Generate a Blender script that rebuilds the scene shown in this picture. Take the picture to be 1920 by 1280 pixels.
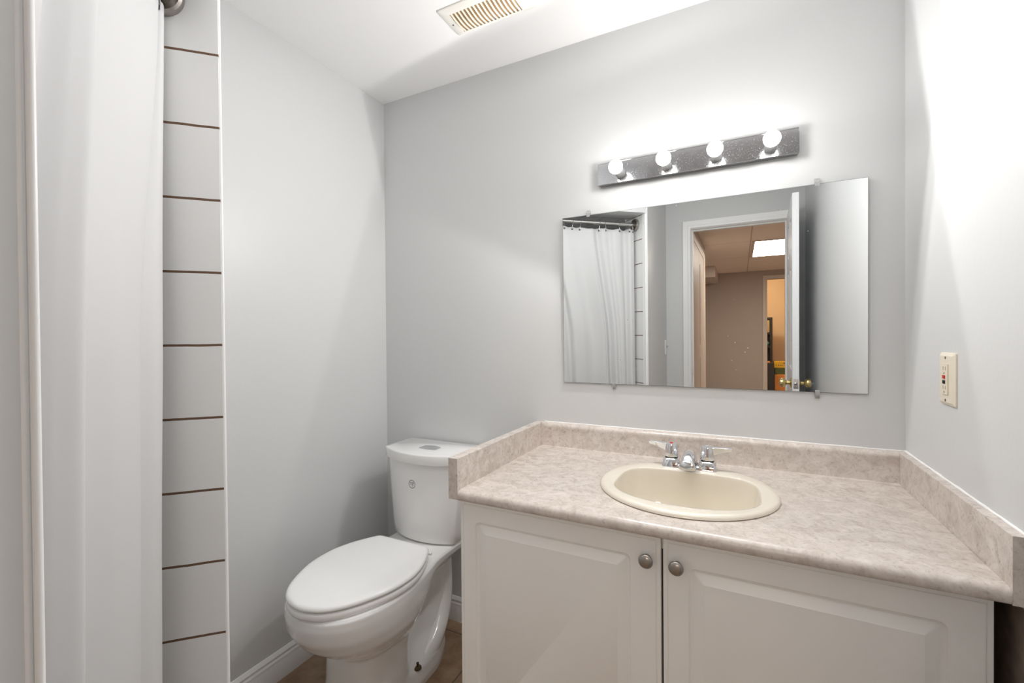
import bpy, bmesh, math, random
from mathutils import Vector, Matrix

for o in list(bpy.data.objects):
    bpy.data.objects.remove(o)
SC = bpy.context.scene
COL = SC.collection
random.seed(4)
PI = math.pi

# ------------------------------------------------------------------ camera, world, exposure
cam_d = bpy.data.cameras.new('camera')
cam = bpy.data.objects.new('camera', cam_d)
COL.objects.link(cam)
SC.camera = cam
cam_d.sensor_width = 36.0
cam_d.lens = 840.32 / 1920 * 36.0
cam_d.clip_start = 0.02
_y, _p, _r = (math.radians(a) for a in (27.0108, -0.4688, -0.4523))
_f = Vector((-math.sin(_y) * math.cos(_p), math.cos(_y) * math.cos(_p), math.sin(_p)))
_rt = Vector((math.cos(_y), math.sin(_y), 0))
_up = _rt.cross(_f)
_r2 = _rt * math.cos(_r) + _up * math.sin(_r)
_u2 = -_rt * math.sin(_r) + _up * math.cos(_r)
CAM = Vector((1.4760, -1.6003, 1.21))
cam.matrix_world = Matrix(((_r2.x, _u2.x, -_f.x, CAM.x), (_r2.y, _u2.y, -_f.y, CAM.y),
                           (_r2.z, _u2.z, -_f.z, CAM.z), (0, 0, 0, 1)))

SC.view_settings.view_transform = 'Standard'
SC.view_settings.look = 'None'
SC.view_settings.gamma = 1.0
SC.view_settings.use_curve_mapping = False
SC.view_settings.exposure = -0.12
w = bpy.data.worlds.new('world')
SC.world = w
w.use_nodes = True
w.node_tree.nodes['Background'].inputs[0].default_value = (0.5, 0.5, 0.52, 1)
w.node_tree.nodes['Background'].inputs[1].default_value = 0.02
SC.cycles.max_bounces = 14
SC.cycles.diffuse_bounces = 10
SC.cycles.glossy_bounces = 6
SC.cycles.caustics_reflective = False
SC.cycles.caustics_refractive = False
SC.cycles.use_denoising = True

BULB = 42.0           # emission of the four vanity bulbs
BULB_W = 10.0          # watts each throws forward
HALL = 30.0           # emission of the hall ceiling panel
GLOW = 58.0          # watts of the lamp in the far room

# added fill, no real lamp: broad soft area light under the ceiling, before the camera
for _n, _c, _sx, _sy, _e in (('ceiling_fill_added', (1.17, -0.90, 2.296), 1.30, 0.52, 6.6),):
    _fl = bpy.data.lights.new(_n, 'AREA')
    _fl.shape = 'RECTANGLE'
    _fl.size = _sx
    _fl.size_y = _sy
    _fl.energy = _e
    _fl.color = (1.0, 0.99, 0.98)
    _fo = bpy.data.objects.new(_n, _fl)
    COL.objects.link(_fo)
    _fo.location = _c

# ------------------------------------------------------------------ materials
MATS = {}


def nodes_of(name):
    m = bpy.data.materials.new(name)
    m.use_nodes = True
    nt = m.node_tree
    return m, nt, nt.nodes['Principled BSDF'], nt.nodes.new, nt.links.new


def pbr(name, col, rough=0.5, metal=0.0, bump=0.0, bscale=200.0, var=0.0, vscale=6.0, coat=0.0, spec=0.5):
    m, nt, b, N, L = nodes_of(name)
    b.inputs['Base Color'].default_value = (*col, 1)
    b.inputs['Roughness'].default_value = rough
    b.inputs['Metallic'].default_value = metal
    b.inputs['Coat Weight'].default_value = coat
    b.inputs['Coat Roughness'].default_value = 0.05
    b.inputs['Specular IOR Level'].default_value = spec
    tc = N('ShaderNodeTexCoord')
    if var > 0:
        n = N('ShaderNodeTexNoise')
        n.inputs['Scale'].default_value = vscale
        n.inputs['Detail'].default_value = 5
        L(tc.outputs['Object'], n.inputs['Vector'])
        r = N('ShaderNodeValToRGB')
        r.color_ramp.elements[0].position = 0.3
        r.color_ramp.elements[1].position = 0.7
        r.color_ramp.elements[0].color = (*[c * (1 - var) for c in col], 1)
        r.color_ramp.elements[1].color = (*[min(1, c * (1 + var)) for c in col], 1)
        L(n.outputs['Fac'], r.inputs[0])
        L(r.outputs[0], b.inputs['Base Color'])
    if bump > 0:
        n = N('ShaderNodeTexNoise')
        n.inputs['Scale'].default_value = bscale
        n.inputs['Detail'].default_value = 3
        L(tc.outputs['Object'], n.inputs['Vector'])
        bp = N('ShaderNodeBump')
        bp.inputs['Strength'].default_value = bump
        bp.inputs['Distance'].default_value = 0.002
        L(n.outputs['Fac'], bp.inputs['Height'])
        L(bp.outputs[0], b.inputs['Normal'])
    MATS[name] = m
    return m


def emit(name, col, s):
    m, nt, b, N, L = nodes_of(name)
    b.inputs['Base Color'].default_value = (0.9, 0.9, 0.9, 1)
    b.inputs['Emission Color'].default_value = (*col, 1)
    b.inputs['Emission Strength'].default_value = s
    MATS[name] = m
    return m


PAINT = pbr('wall_paint', (0.632, 0.640, 0.643), 0.38, bump=0.12, bscale=90, spec=0.35)
CEIL = pbr('ceiling_paint', (0.88, 0.88, 0.885), 0.6, bump=0.08, bscale=120)
TRIM = pbr('trim_paint', (0.84, 0.84, 0.84), 0.35, bump=0.04, bscale=60)
DOORW = pbr('door_paint', (0.82, 0.83, 0.84), 0.4)
CERAMIC = pbr('toilet_ceramic', (0.84, 0.835, 0.83), 0.08, coat=0.5)
SEATM = pbr('seat_plastic', (0.90, 0.90, 0.90), 0.22)
CHROME = pbr('chrome', (0.80, 0.81, 0.83), 0.07, 1.0)
NICKEL = pbr('brushed_nickel', (0.40, 0.37, 0.34), 0.33, 1.0)
STEEL = pbr('rod_steel', (0.55, 0.54, 0.52), 0.28, 1.0)
BRASS = pbr('polished_brass', (0.72, 0.58, 0.27), 0.16, 1.0)
DARK = pbr('dark_metal', (0.05, 0.045, 0.04), 0.4, 0.6)
RUST = pbr('bronze_bolt', (0.12, 0.085, 0.045), 0.4, 0.8)
BLACK = pbr('black_plastic', (0.012, 0.012, 0.012), 0.5)
RED = pbr('red_plastic', (0.55, 0.02, 0.02), 0.4)
IVORY = pbr('ivory_plastic', (0.74, 0.68, 0.56), 0.35)
IVORYD = pbr('ivory_slot', (0.16, 0.13, 0.09), 0.6)
CLIP = pbr('clear_clip', (0.9, 0.9, 0.9), 0.15)
CLIP.node_tree.nodes['Principled BSDF'].inputs['Transmission Weight'].default_value = 0.6
CAB = pbr('cabinet_white', (0.85, 0.84, 0.815), 0.36, var=0.02, vscale=3)
CABD = pbr('cabinet_gap', (0.06, 0.05, 0.045), 0.7)
SINKM = pbr('bone_porcelain', (0.75, 0.695, 0.60), 0.1, var=0.03, vscale=5, coat=0.4)
CAULK = pbr('white_caulk', (0.86, 0.85, 0.84), 0.45)
VENTM = pbr('vent_cream', (0.86, 0.80, 0.68), 0.4, var=0.08, vscale=22)
VENTF = pbr('vent_frame', (0.84, 0.82, 0.77), 0.4)
VENTD = pbr('vent_dark', (0.42, 0.30, 0.18), 0.8)
CURTAIN = pbr('curtain_cloth', (0.74, 0.74, 0.745), 0.6, bump=0.05, bscale=45)
_nt = CURTAIN.node_tree
_tr = _nt.nodes.new('ShaderNodeBsdfTranslucent'); _tr.inputs['Color'].default_value = (0.92, 0.92, 0.92, 1)
_mx = _nt.nodes.new('ShaderNodeMixShader'); _mx.inputs[0].default_value = 0.25
_nt.links.new(_nt.nodes['Principled BSDF'].outputs[0], _mx.inputs[1]); _nt.links.new(_tr.outputs[0], _mx.inputs[2])
_nt.links.new(_mx.outputs[0], _nt.nodes['Material Output'].inputs[0])
HALLW = pbr('hall_paint', (0.43, 0.36, 0.31), 0.6, bump=0.1, bscale=80)
HALLT = pbr('hall_trim', (0.62, 0.54, 0.47), 0.5)
HALLD = pbr('hall_door_paint', (0.50, 0.43, 0.37), 0.5)
ROOMW = pbr('far_room_paint', (0.70, 0.56, 0.40), 0.6)
SHELF = pbr('black_shelf', (0.015, 0.012, 0.01), 0.5)
BOXB = pbr('black_box', (0.025, 0.024, 0.024), 0.5, var=0.5, vscale=60)
YEL = pbr('yellow_card', (0.75, 0.48, 0.02), 0.5)
GRN = pbr('green_card', (0.07, 0.11, 0.02), 0.5, var=0.4, vscale=25)
ORG = pbr('orange_card', (0.75, 0.30, 0.06), 0.5)
TEAL = pbr('teal_toy', (0.10, 0.28, 0.26), 0.5)
TANC = pbr('tan_card', (0.42, 0.33, 0.17), 0.6)
CARPET = pbr('hall_carpet', (0.38, 0.31, 0.25), 0.9, bump=0.4, bscale=300)
SOCK = pbr('socket_grey', (0.30, 0.30, 0.30), 0.35)
INK = pbr('grey_ink', (0.045, 0.045, 0.045), 0.5)
BULBM = emit('bulb_glow', (1.0, 0.985, 0.965), BULB)
PANELM = emit('panel_glow', (1.0, 0.88, 0.76), HALL)


def mat_laminate():
    m, nt, b, N, L = nodes_of('laminate')
    tc = N('ShaderNodeTexCoord')
    n1 = N('ShaderNodeTexNoise'); n1.inputs['Scale'].default_value = 26; n1.inputs['Detail'].default_value = 10; n1.inputs['Roughness'].default_value = 0.72
    n1.inputs['Distortion'].default_value = 0.9
    L(tc.outputs['Object'], n1.inputs['Vector'])
    r1 = N('ShaderNodeValToRGB')
    e = r1.color_ramp.elements
    e[0].position = 0.32; e[0].color = (0.46, 0.397, 0.352, 1)
    e[1].position = 0.66; e[1].color = (0.67, 0.615, 0.572, 1)
    x = e.new(0.5); x.color = (0.58, 0.518, 0.474, 1)
    L(n1.outputs['Fac'], r1.inputs[0])
    n2 = N('ShaderNodeTexNoise'); n2.inputs['Scale'].default_value = 130; n2.inputs['Detail'].default_value = 4
    L(tc.outputs['Object'], n2.inputs['Vector'])
    r2 = N('ShaderNodeValToRGB')
    r2.color_ramp.elements[0].position = 0.30; r2.color_ramp.elements[0].color = (0.5, 0.5, 0.5, 1)
    r2.color_ramp.elements[1].position = 0.44; r2.color_ramp.elements[1].color = (1, 1, 1, 1)
    L(n2.outputs['Fac'], r2.inputs[0])
    mx = N('ShaderNodeMix'); mx.data_type = 'RGBA'; mx.blend_type = 'MULTIPLY'; mx.inputs[0].default_value = 0.45
    L(r1.outputs[0], mx.inputs[6]); L(r2.outputs[0], mx.inputs[7])
    v = N('ShaderNodeTexVoronoi'); v.inputs['Scale'].default_value = 38; v.feature = 'DISTANCE_TO_EDGE'
    nn = N('ShaderNodeTexNoise'); nn.inputs['Scale'].default_value = 20; nn.inputs['Detail'].default_value = 4
    L(tc.outputs['Object'], nn.inputs['Vector'])
    ad = N('ShaderNodeMix'); ad.data_type = 'RGBA'; ad.inputs[0].default_value = 0.12
    L(tc.outputs['Object'], ad.inputs[6]); L(nn.outputs['Color'], ad.inputs[7])
    L(ad.outputs[2], v.inputs['Vector'])
    r3 = N('ShaderNodeValToRGB')
    r3.color_ramp.elements[0].position = 0.0; r3.color_ramp.elements[0].color = (1.0, 1.0, 1.0, 1)
    r3.color_ramp.elements[1].position = 0.05; r3.color_ramp.elements[1].color = (0, 0, 0, 1)
    L(v.outputs['Distance'], r3.inputs[0])
    th = N('ShaderNodeMath'); th.operation = 'MULTIPLY'
    r4 = N('ShaderNodeValToRGB'); r4.color_ramp.elements[0].position = 0.5; r4.color_ramp.elements[1].position = 0.62
    L(nn.outputs['Fac'], r4.inputs[0])
    L(r3.outputs[0], th.inputs[0]); L(r4.outputs[0], th.inputs[1])
    th2 = N('ShaderNodeMath'); th2.operation = 'MULTIPLY'; th2.inputs[1].default_value = 0.35
    L(th.outputs[0], th2.inputs[0])
    mx2 = N('ShaderNodeMix'); mx2.data_type = 'RGBA'
    mx2.inputs[7].default_value = (0.76, 0.70, 0.64, 1)
    L(th2.outputs[0], mx2.inputs[0]); L(mx.outputs[2], mx2.inputs[6])
    L(mx2.outputs[2], b.inputs['Base Color'])
    b.inputs['Roughness'].default_value = 0.25
    return m


def mat_floor():
    m, nt, b, N, L = nodes_of('floor_tile')
    tc = N('ShaderNodeTexCoord')
    br = N('ShaderNodeTexBrick'); br.offset = 0.0
    br.inputs['Scale'].default_value = 1.0
    br.inputs['Brick Width'].default_value = 0.305; br.inputs['Row Height'].default_value = 0.305
    br.inputs['Mortar Size'].default_value = 0.003
    br.inputs['Mortar'].default_value = (0.13, 0.09, 0.06, 1)
    mp = N('ShaderNodeMapping'); mp.inputs['Location'].default_value = (0.04, 0.075, 0)
    L(tc.outputs['Object'], mp.inputs[0]); L(mp.outputs[0], br.inputs['Vector'])
    n = N('ShaderNodeTexNoise'); n.inputs['Scale'].default_value = 9; n.inputs['Detail'].default_value = 9; n.inputs['Roughness'].default_value = 0.65
    L(tc.outputs['Object'], n.inputs['Vector'])
    r = N('ShaderNodeValToRGB')
    e = r.color_ramp.elements
    e[0].position = 0.3; e[0].color = (0.19, 0.115, 0.065, 1)
    e[1].position = 0.72; e[1].color = (0.42, 0.30, 0.20, 1)
    L(n.outputs['Fac'], r.inputs[0])
    L(r.outputs[0], br.inputs['Color1']); L(r.outputs[0], br.inputs['Color2'])
    L(br.outputs['Color'], b.inputs['Base Color'])
    b.inputs['Roughness'].default_value = 0.4
    return m


def mat_tile(vertical):
    """white glazed wall tile, brown grout; level joints at 1.199 + 0.16 k (and upright joints where vertical)."""
    m, nt, b, N, L = nodes_of('wall_tile_' + ('field' if vertical else 'jamb'))
    tc = N('ShaderNodeTexCoord')
    sp = N('ShaderNodeSeparateXYZ'); L(tc.outputs['Object'], sp.inputs[0])

    def joint(src, off, pitch, width):
        a = N('ShaderNodeMath'); a.operation = 'SUBTRACT'; a.inputs[1].default_value = off - width / 2 - 50 * pitch
        L(src, a.inputs[0])
        d = N('ShaderNodeMath'); d.operation = 'DIVIDE'; d.inputs[1].default_value = pitch
        L(a.outputs[0], d.inputs[0])
        f = N('ShaderNodeMath'); f.operation = 'FRACT'; L(d.outputs[0], f.inputs[0])
        c = N('ShaderNodeMath'); c.operation = 'LESS_THAN'; c.inputs[1].default_value = width / pitch
        L(f.outputs[0], c.inputs[0])
        return c.outputs[0]
    # the courses wander by a millimetre, as hand-set tile does
    n = N('ShaderNodeTexNoise'); n.inputs['Scale'].default_value = 22; n.inputs['Detail'].default_value = 2
    L(tc.outputs['Object'], n.inputs['Vector'])
    ma = N('ShaderNodeMath'); ma.operation = 'MULTIPLY_ADD'; ma.inputs[1].default_value = 0.0022
    L(n.outputs['Fac'], ma.inputs[0]); L(sp.outputs['Z'], ma.inputs[2])
    j = joint(ma.outputs[0], 1.2001, 0.16, 0.0052)
    if vertical:
        s = N('ShaderNodeMath'); s.operation = 'SUBTRACT'; L(sp.outputs['X'], s.inputs[0]); L(sp.outputs['Y'], s.inputs[1])
        k = joint(s.outputs[0], 0.06, 0.205, 0.0042)
        mm = N('ShaderNodeMath'); mm.operation = 'MAXIMUM'; L(j, mm.inputs[0]); L(k, mm.inputs[1])
        j = mm.outputs[0]
    mx = N('ShaderNodeMix'); mx.data_type = 'RGBA'
    mx.inputs[6].default_value = (0.81, 0.81, 0.805, 1)
    mx.inputs[7].default_value = (0.15, 0.085, 0.05, 1)
    L(j, mx.inputs[0]); L(mx.outputs[2], b.inputs['Base Color'])
    ro = N('ShaderNodeMath'); ro.operation = 'MULTIPLY_ADD'; ro.inputs[1].default_value = 0.6; ro.inputs[2].default_value = 0.22
    L(j, ro.inputs[0]); L(ro.outputs[0], b.inputs['Roughness'])
    bp = N('ShaderNodeBump'); bp.inputs['Strength'].default_value = 0.5; bp.inputs['Distance'].default_value = 0.002; bp.invert = True
    L(j, bp.inputs['Height']); L(bp.outputs[0], b.inputs['Normal'])
    return m


def mat_mirror():
    m, nt, b, N, L = nodes_of('mirror_silver')
    b.inputs['Base Color'].default_value = (0.86, 0.88, 0.88, 1)
    b.inputs['Metallic'].default_value = 1.0
    b.inputs['Roughness'].default_value = 0.0
    d = N('ShaderNodeBsdfDiffuse'); d.inputs['Color'].default_value = (0.8, 0.8, 0.8, 1)
    tc = N('ShaderNodeTexCoord')
    v = N('ShaderNodeTexVoronoi'); v.inputs['Scale'].default_value = 42
    L(tc.outputs['Object'], v.inputs['Vector'])
    r = N('ShaderNodeValToRGB'); r.color_ramp.elements[0].position = 0.03; r.color_ramp.elements[0].color = (1, 1, 1, 1)
    r.color_ramp.elements[1].position = 0.07; r.color_ramp.elements[1].color = (0, 0, 0, 1)
    L(v.outputs['Distance'], r.inputs[0])
    n = N('ShaderNodeTexNoise'); n.inputs['Scale'].default_value = 5; n.inputs['Detail'].default_value = 6
    L(tc.outputs['Object'], n.inputs['Vector'])
    r2 = N('ShaderNodeValToRGB'); r2.color_ramp.elements[0].position = 0.48; r2.color_ramp.elements[1].position = 0.60
    L(n.outputs['Fac'], r2.inputs[0])
    mu = N('ShaderNodeMath'); mu.operation = 'MULTIPLY'; L(r.outputs[0], mu.inputs[0]); L(r2.outputs[0], mu.inputs[1])
    m2 = N('ShaderNodeMath'); m2.operation = 'MULTIPLY_ADD'; m2.inputs[1].default_value = 0.7; m2.inputs[2].default_value = 0.008
    L(mu.outputs[0], m2.inputs[0])
    mx = N('ShaderNodeMixShader')
    L(m2.outputs[0], mx.inputs[0]); L(b.outputs[0], mx.inputs[1]); L(d.outputs[0], mx.inputs[2])
    L(mx.outputs[0], nt.nodes['Material Output'].inputs[0])
    return m


def mat_plate():
    """worn chrome of the light bar: bright metal with a fine peppering of pits and spatter."""
    m, nt, b, N, L = nodes_of('worn_chrome')
    b.inputs['Metallic'].default_value = 1.0
    tc = N('ShaderNodeTexCoord')
    n = N('ShaderNodeTexNoise'); n.inputs['Scale'].default_value = 14; n.inputs['Detail'].default_value = 8
    L(tc.outputs['Object'], n.inputs['Vector'])
    r = N('ShaderNodeValToRGB'); r.color_ramp.elements[0].color = (0.34, 0.34, 0.35, 1); r.color_ramp.elements[1].color = (0.50, 0.50, 0.51, 1)
    L(n.outputs['Fac'], r.inputs[0]); L(r.outputs[0], b.inputs['Base Color'])
    n2 = N('ShaderNodeTexNoise'); n2.inputs['Scale'].default_value = 420; n2.inputs['Detail'].default_value = 2
    L(tc.outputs['Object'], n2.inputs['Vector'])
    r2 = N('ShaderNodeValToRGB'); r2.color_ramp.elements[0].position = 0.62; r2.color_ramp.elements[0].color = (0.10, 0.10, 0.10, 1)
    r2.color_ramp.elements[1].position = 0.70; r2.color_ramp.elements[1].color = (0.45, 0.45, 0.45, 1)
    L(n2.outputs['Fac'], r2.inputs[0]); L(r2.outputs[0], b.inputs['Roughness'])
    bp = N('ShaderNodeBump'); bp.inputs['Strength'].default_value = 0.02; bp.inputs['Distance'].default_value = 0.0005
    L(n2.outputs['Fac'], bp.inputs['Height']); L(bp.outputs[0], b.inputs['Normal'])
    return m


def mat_droptile():
    m, nt, b, N, L = nodes_of('drop_ceiling_tile')
    tc = N('ShaderNodeTexCoord')
    br = N('ShaderNodeTexBrick'); br.offset = 0.0
    br.inputs['Scale'].default_value = 1.0
    br.inputs['Brick Width'].default_value = 0.61; br.inputs['Row Height'].default_value = 1.22
    br.inputs['Mortar Size'].default_value = 0.006
    br.inputs['Color1'].default_value = (0.86, 0.79, 0.73, 1); br.inputs['Color2'].default_value = (0.84, 0.77, 0.71, 1)
    br.inputs['Mortar'].default_value = (0.52, 0.45, 0.39, 1)
    mp = N('ShaderNodeMapping'); mp.inputs['Location'].default_value = (-1.58 + 1.83, 4.05, 0)
    L(tc.outputs['Object'], mp.inputs[0]); L(mp.outputs[0], br.inputs['Vector'])
    L(br.outputs['Color'], b.inputs['Base Color'])
    b.inputs['Roughness'].default_value = 0.8
    return m


LAM = mat_laminate(); FLOOR = mat_floor(); TILEJ = mat_tile(False); TILEF = mat_tile(True)
MIRROR = mat_mirror(); PLATE = mat_plate(); DROP = mat_droptile()


# ------------------------------------------------------------------ mesh helpers
class B:
    def __init__(self):
        self.bm = bmesh.new()

    def faces(self, vs, fs):
        v = [self.bm.verts.new(p) for p in vs]
        for f in fs:
            try:
                self.bm.faces.new([v[i] for i in f])
            except ValueError:
                pass
        return self

    def box(self, a, b):
        (x0, y0, z0), (x1, y1, z1) = a, b
        return self.faces([(x0, y0, z0), (x1, y0, z0), (x1, y1, z0), (x0, y1, z0),
                           (x0, y0, z1), (x1, y0, z1), (x1, y1, z1), (x0, y1, z1)],
                          [(3, 2, 1, 0), (4, 5, 6, 7), (0, 1, 5, 4), (1, 2, 6, 5), (2, 3, 7, 6), (3, 0, 4, 7)])

    def prism(self, poly, z0, z1):
        n = len(poly)
        vs = [(x, y, z0) for x, y in poly] + [(x, y, z1) for x, y in poly]
        return self.faces(vs, [tuple(reversed(range(n))), tuple(range(n, 2 * n))] +
                          [(i, (i + 1) % n, n + (i + 1) % n, n + i) for i in range(n)])

    def extrude(self, prof, axis, a, b):
        """closed profile of (u, v) pairs extruded along x or y; the profile lies in (y, z) or (x, z)."""
        n = len(prof)
        if axis == 'x':
            vs = [(a, u, v) for u, v in prof] + [(b, u, v) for u, v in prof]
        else:
            vs = [(u, a, v) for u, v in prof] + [(u, b, v) for u, v in prof]
        return self.faces(vs, [tuple(range(n)), tuple(reversed(range(n, 2 * n)))] +
                          [(i, n + i, n + (i + 1) % n, (i + 1) % n) for i in range(n)])

    def loft(self, rings, cap0=True, cap1=True, closed=True):
        n = len(rings[0])
        vs = [p for r in rings for p in r]
        fs = []
        for k in range(len(rings) - 1):
            for i in range(n if closed else n - 1):
                j = (i + 1) % n
                fs.append((k * n + i, k * n + j, (k + 1) * n + j, (k + 1) * n + i))
        if cap0:
            fs.append(tuple(reversed(range(n))))
        if cap1:
            fs.append(tuple((len(rings) - 1) * n + i for i in range(n)))
        return self.faces(vs, fs)

    def lathe(self, prof, origin, axis, seg=32):
        """prof: list of (radius, distance along axis)"""
        ax = Vector(axis).normalized()
        t = Vector((0, 0, 1)) if abs(ax.z) < 0.9 else Vector((1, 0, 0))
        u = ax.cross(t).normalized(); v = ax.cross(u)
        o = Vector(origin)
        rings = [[tuple(o + ax * h + (u * math.cos(2 * PI * i / seg) + v * math.sin(2 * PI * i / seg)) * max(r, 1e-5))
                  for i in range(seg)] for r, h in prof]
        return self.loft(rings)

    def tube(self, pts, r, seg=12):
        pts = [Vector(p) for p in pts]
        rings = []
        pu = None
        for i, p in enumerate(pts):
            d = (pts[min(i + 1, len(pts) - 1)] - pts[max(i - 1, 0)]).normalized()
            if pu is None:
                t = Vector((0, 0, 1)) if abs(d.z) < 0.9 else Vector((1, 0, 0))
                pu = d.cross(t).normalized()
            pu = (pu - d * pu.dot(d)).normalized()
            v = d.cross(pu)
            rr = r[i] if isinstance(r, (list, tuple)) else r
            rings.append([tuple(p + (pu * math.cos(2 * PI * k / seg) + v * math.sin(2 * PI * k / seg)) * rr) for k in range(seg)])
        return self.loft(rings)

    def build(self, name, mat, parent=None, bevel=0.0, bseg=2, smooth=35, sub=0, recalc=True):
        if recalc:
            bmesh.ops.recalc_face_normals(self.bm, faces=self.bm.faces)
        me = bpy.data.meshes.new(name)
        self.bm.to_mesh(me); self.bm.free()
        me.materials.append(mat)
        o = bpy.data.objects.new(name, me)
        COL.objects.link(o)
        if smooth:
            for p in me.polygons:
                p.use_smooth = True
            me.set_sharp_from_angle(angle=math.radians(smooth))
        if bevel > 0:
            md = o.modifiers.new('bevel', 'BEVEL')
            md.width = bevel; md.segments = bseg; md.limit_method = 'ANGLE'; md.angle_limit = math.radians(40)
            md.harden_normals = False
        if sub:
            md = o.modifiers.new('sub', 'SUBSURF'); md.levels = sub; md.render_levels = sub
        if parent is not None:
            o.parent = parent
            o.matrix_parent_inverse = parent.matrix_world.inverted()
        return o


def tag(o, label, cat, group=None):
    o['label'] = label; o['category'] = cat
    if group:
        o['group'] = group
    return o


def struct(o, label=None, cat=None):
    o['kind'] = 'structure'
    if label:
        o['label'] = label; o['category'] = cat
    return o


def root(name, loc, label, cat, group=None):
    o = bpy.data.objects.new(name, None)
    COL.objects.link(o)
    o.location = loc
    o.matrix_world = Matrix.Translation(loc)
    o.empty_display_size = 0.05
    return tag(o, label, cat, group)


def catmull(pts, n):
    """n samples through pts (any dimension), uniform in parameter."""
    out = []
    m = len(pts)
    for k in range(n):
        t = k / (n - 1) * (m - 1)
        i = min(int(t), m - 2); f = t - i
        p0, p1, p2, p3 = pts[max(i - 1, 0)], pts[i], pts[i + 1], pts[min(i + 2, m - 1)]
        out.append(tuple(0.5 * ((2 * b) + (-a + c) * f + (2 * a - 5 * b + 4 * c - d) * f * f + (-a + 3 * b - 3 * c + d) * f ** 3)
                         for a, b, c, d in zip(p0, p1, p2, p3)))
    return out


def rrect(x0, x1, z0, z1, r, n=6):
    """rounded rectangle outline in (u, v), counter-clockwise; corners n+1 points each."""
    out = []
    for cx, cz, a0 in ((x1 - r, z0 + r, -90), (x1 - r, z1 - r, 0), (x0 + r, z1 - r, 90), (x0 + r, z0 + r, 180)):
        for k in range(n + 1):
            a = math.radians(a0 + 90 * k / n)
            out.append((cx + r * math.cos(a), cz + r * math.sin(a)))
    return out


# ------------------------------------------------------------------ the room shell
H, W, D = 2.3015, 1.8825, 2.15          # ceiling height, width, depth to the door wall
EF = (0.4452, -1.0013)                   # outer corner of the far shower stub
EN = (0.930, -1.445)                    # outer corner of the near shower stub
WT = 0.12

struct(B().box((-0.1, -2.27, -0.1), (W + 0.1, 0.1, 0.0)).build('floor', FLOOR, smooth=0), 'brown mottled tile floor around the toilet', 'floor')
struct(B().box((-0.1, -2.27, H), (W + 0.1, 0.1, H + 0.1)).build('ceiling', CEIL, smooth=0), 'white ceiling above the vanity wall', 'ceiling')
struct(B().box((-0.1, 0, 0), (W + 0.1, 0.1, H)).build('wall_back', PAINT, smooth=0), 'pale grey wall behind the mirror and toilet', 'wall')
struct(B().box((-0.1, -2.27, 0), (0, 0, H)).build('wall_left', PAINT, smooth=0), 'pale grey wall left of the toilet', 'wall')
struct(B().box((W, -2.27, 0), (W + 0.1, 0, H)).build('wall_right', PAINT, smooth=0), 'pale grey wall with the outlet', 'wall')
DX0, DX1, DZ = 1.122, 1.792, 2.025       # rough opening of the doorway
b = B()
b.box((0, -D - WT, 0), (DX0, -D, H)).box((DX1, -D - WT, 0), (W, -D, H)).box((DX0, -D - WT, DZ), (DX1, -D, H))
struct(b.build('wall_front', PAINT, smooth=0), 'grey wall around the doorway, seen in the mirror', 'wall')

# 45 degree corner shower: two stub walls, header and lowered tiled ceiling
JD = 0.17
fj = (EF[0] - JD, EF[1] - JD); nj = (EN[0] - JD, EN[1] - JD)
struct(B().prism([(0, EF[1]), (0, fj[1]), fj, EF], 0, H).build('wall_shower_left', PAINT, smooth=0), 'short stub wall carrying the tiled jamb', 'wall')
struct(B().prism([EN, nj, (nj[0], -D), (0.953, -D)], 0, H).build('wall_shower_right', PAINT, smooth=0), 'grey stub wall with the light switch', 'wall')
q = 0.0055 / math.sqrt(2)


def jamb_slab(e, j, sgn, name, label):
    ox, oy = sgn * q, -sgn * q
    i = 0.0002 if sgn > 0 else 0.006
    a = (e[0] - i, e[1] - i)
    return struct(B().prism([a, j, (j[0] + ox, j[1] + oy), (a[0] + ox, a[1] + oy)], 0.0, 2.0).build(name, TILEJ, smooth=0), label, 'wall tile')


jamb_slab(EF, fj, 1, 'wall_tile_left', 'column of white tiles with brown grout beside the curtain')
jamb_slab(EN, nj, -1, 'wall_tile_right', 'white tile jamb seen in the mirror beside the light switch')
b = B()
b.box((0.0, -D, 0.0), (0.006, fj[1], 2.014)).box((0.006, -D, 0.0), (nj[0], -D + 0.006, 2.014))
b.box((0.006, fj[1] - 0.006, 0), (fj[0], fj[1], 2.014)).box((nj[0] - 0.006, -D + 0.006, 0), (nj[0], nj[1], 2.014))
struct(b.build('wall_tile_back', TILEF, smooth=0), 'white shower wall tiles behind the curtain', 'wall tile')
hd = 0.11
b = B().prism([EF, (EF[0] - hd, EF[1] - hd), (EN[0] - hd, EN[1] - hd), EN], 2.0, H)
struct(b.build('wall_shower_header', PAINT, smooth=0), 'grey header above the shower opening', 'wall')
struct(B().prism([(0, fj[1]), (0, -D), (nj[0], -D), nj, (EN[0] - hd, EN[1] - hd), (EF[0] - hd, EF[1] - hd), fj], 2.014, 2.04).build('ceiling_shower', TILEF, smooth=0),
       'lowered white tiled ceiling of the shower, seen in the mirror', 'ceiling')
struct(B().prism([EF, (EF[0] - hd, EF[1] - hd), (EN[0] - hd, EN[1] - hd), EN], 0.0, 0.10).build('trim_shower_curb', TRIM, bevel=0.006), 'low white curb below the shower curtain', 'trim')


def bead(e, name, label, flare, pts):
    """rounded white edge trim on a stub corner; pts are bead centres (a toward +45, c along the jamb normal)."""
    s = 1 / math.sqrt(2)
    b = B()
    for a, c, rr in pts:
        x, y = e[0] + (a + c) * s, e[1] + (a - c) * s
        b.lathe([(rr * flare, 0.0), (rr, H)], (x, y, 0), (0, 0, 1), 20)
    return struct(b.build(name, TRIM), label, 'trim')


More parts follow.
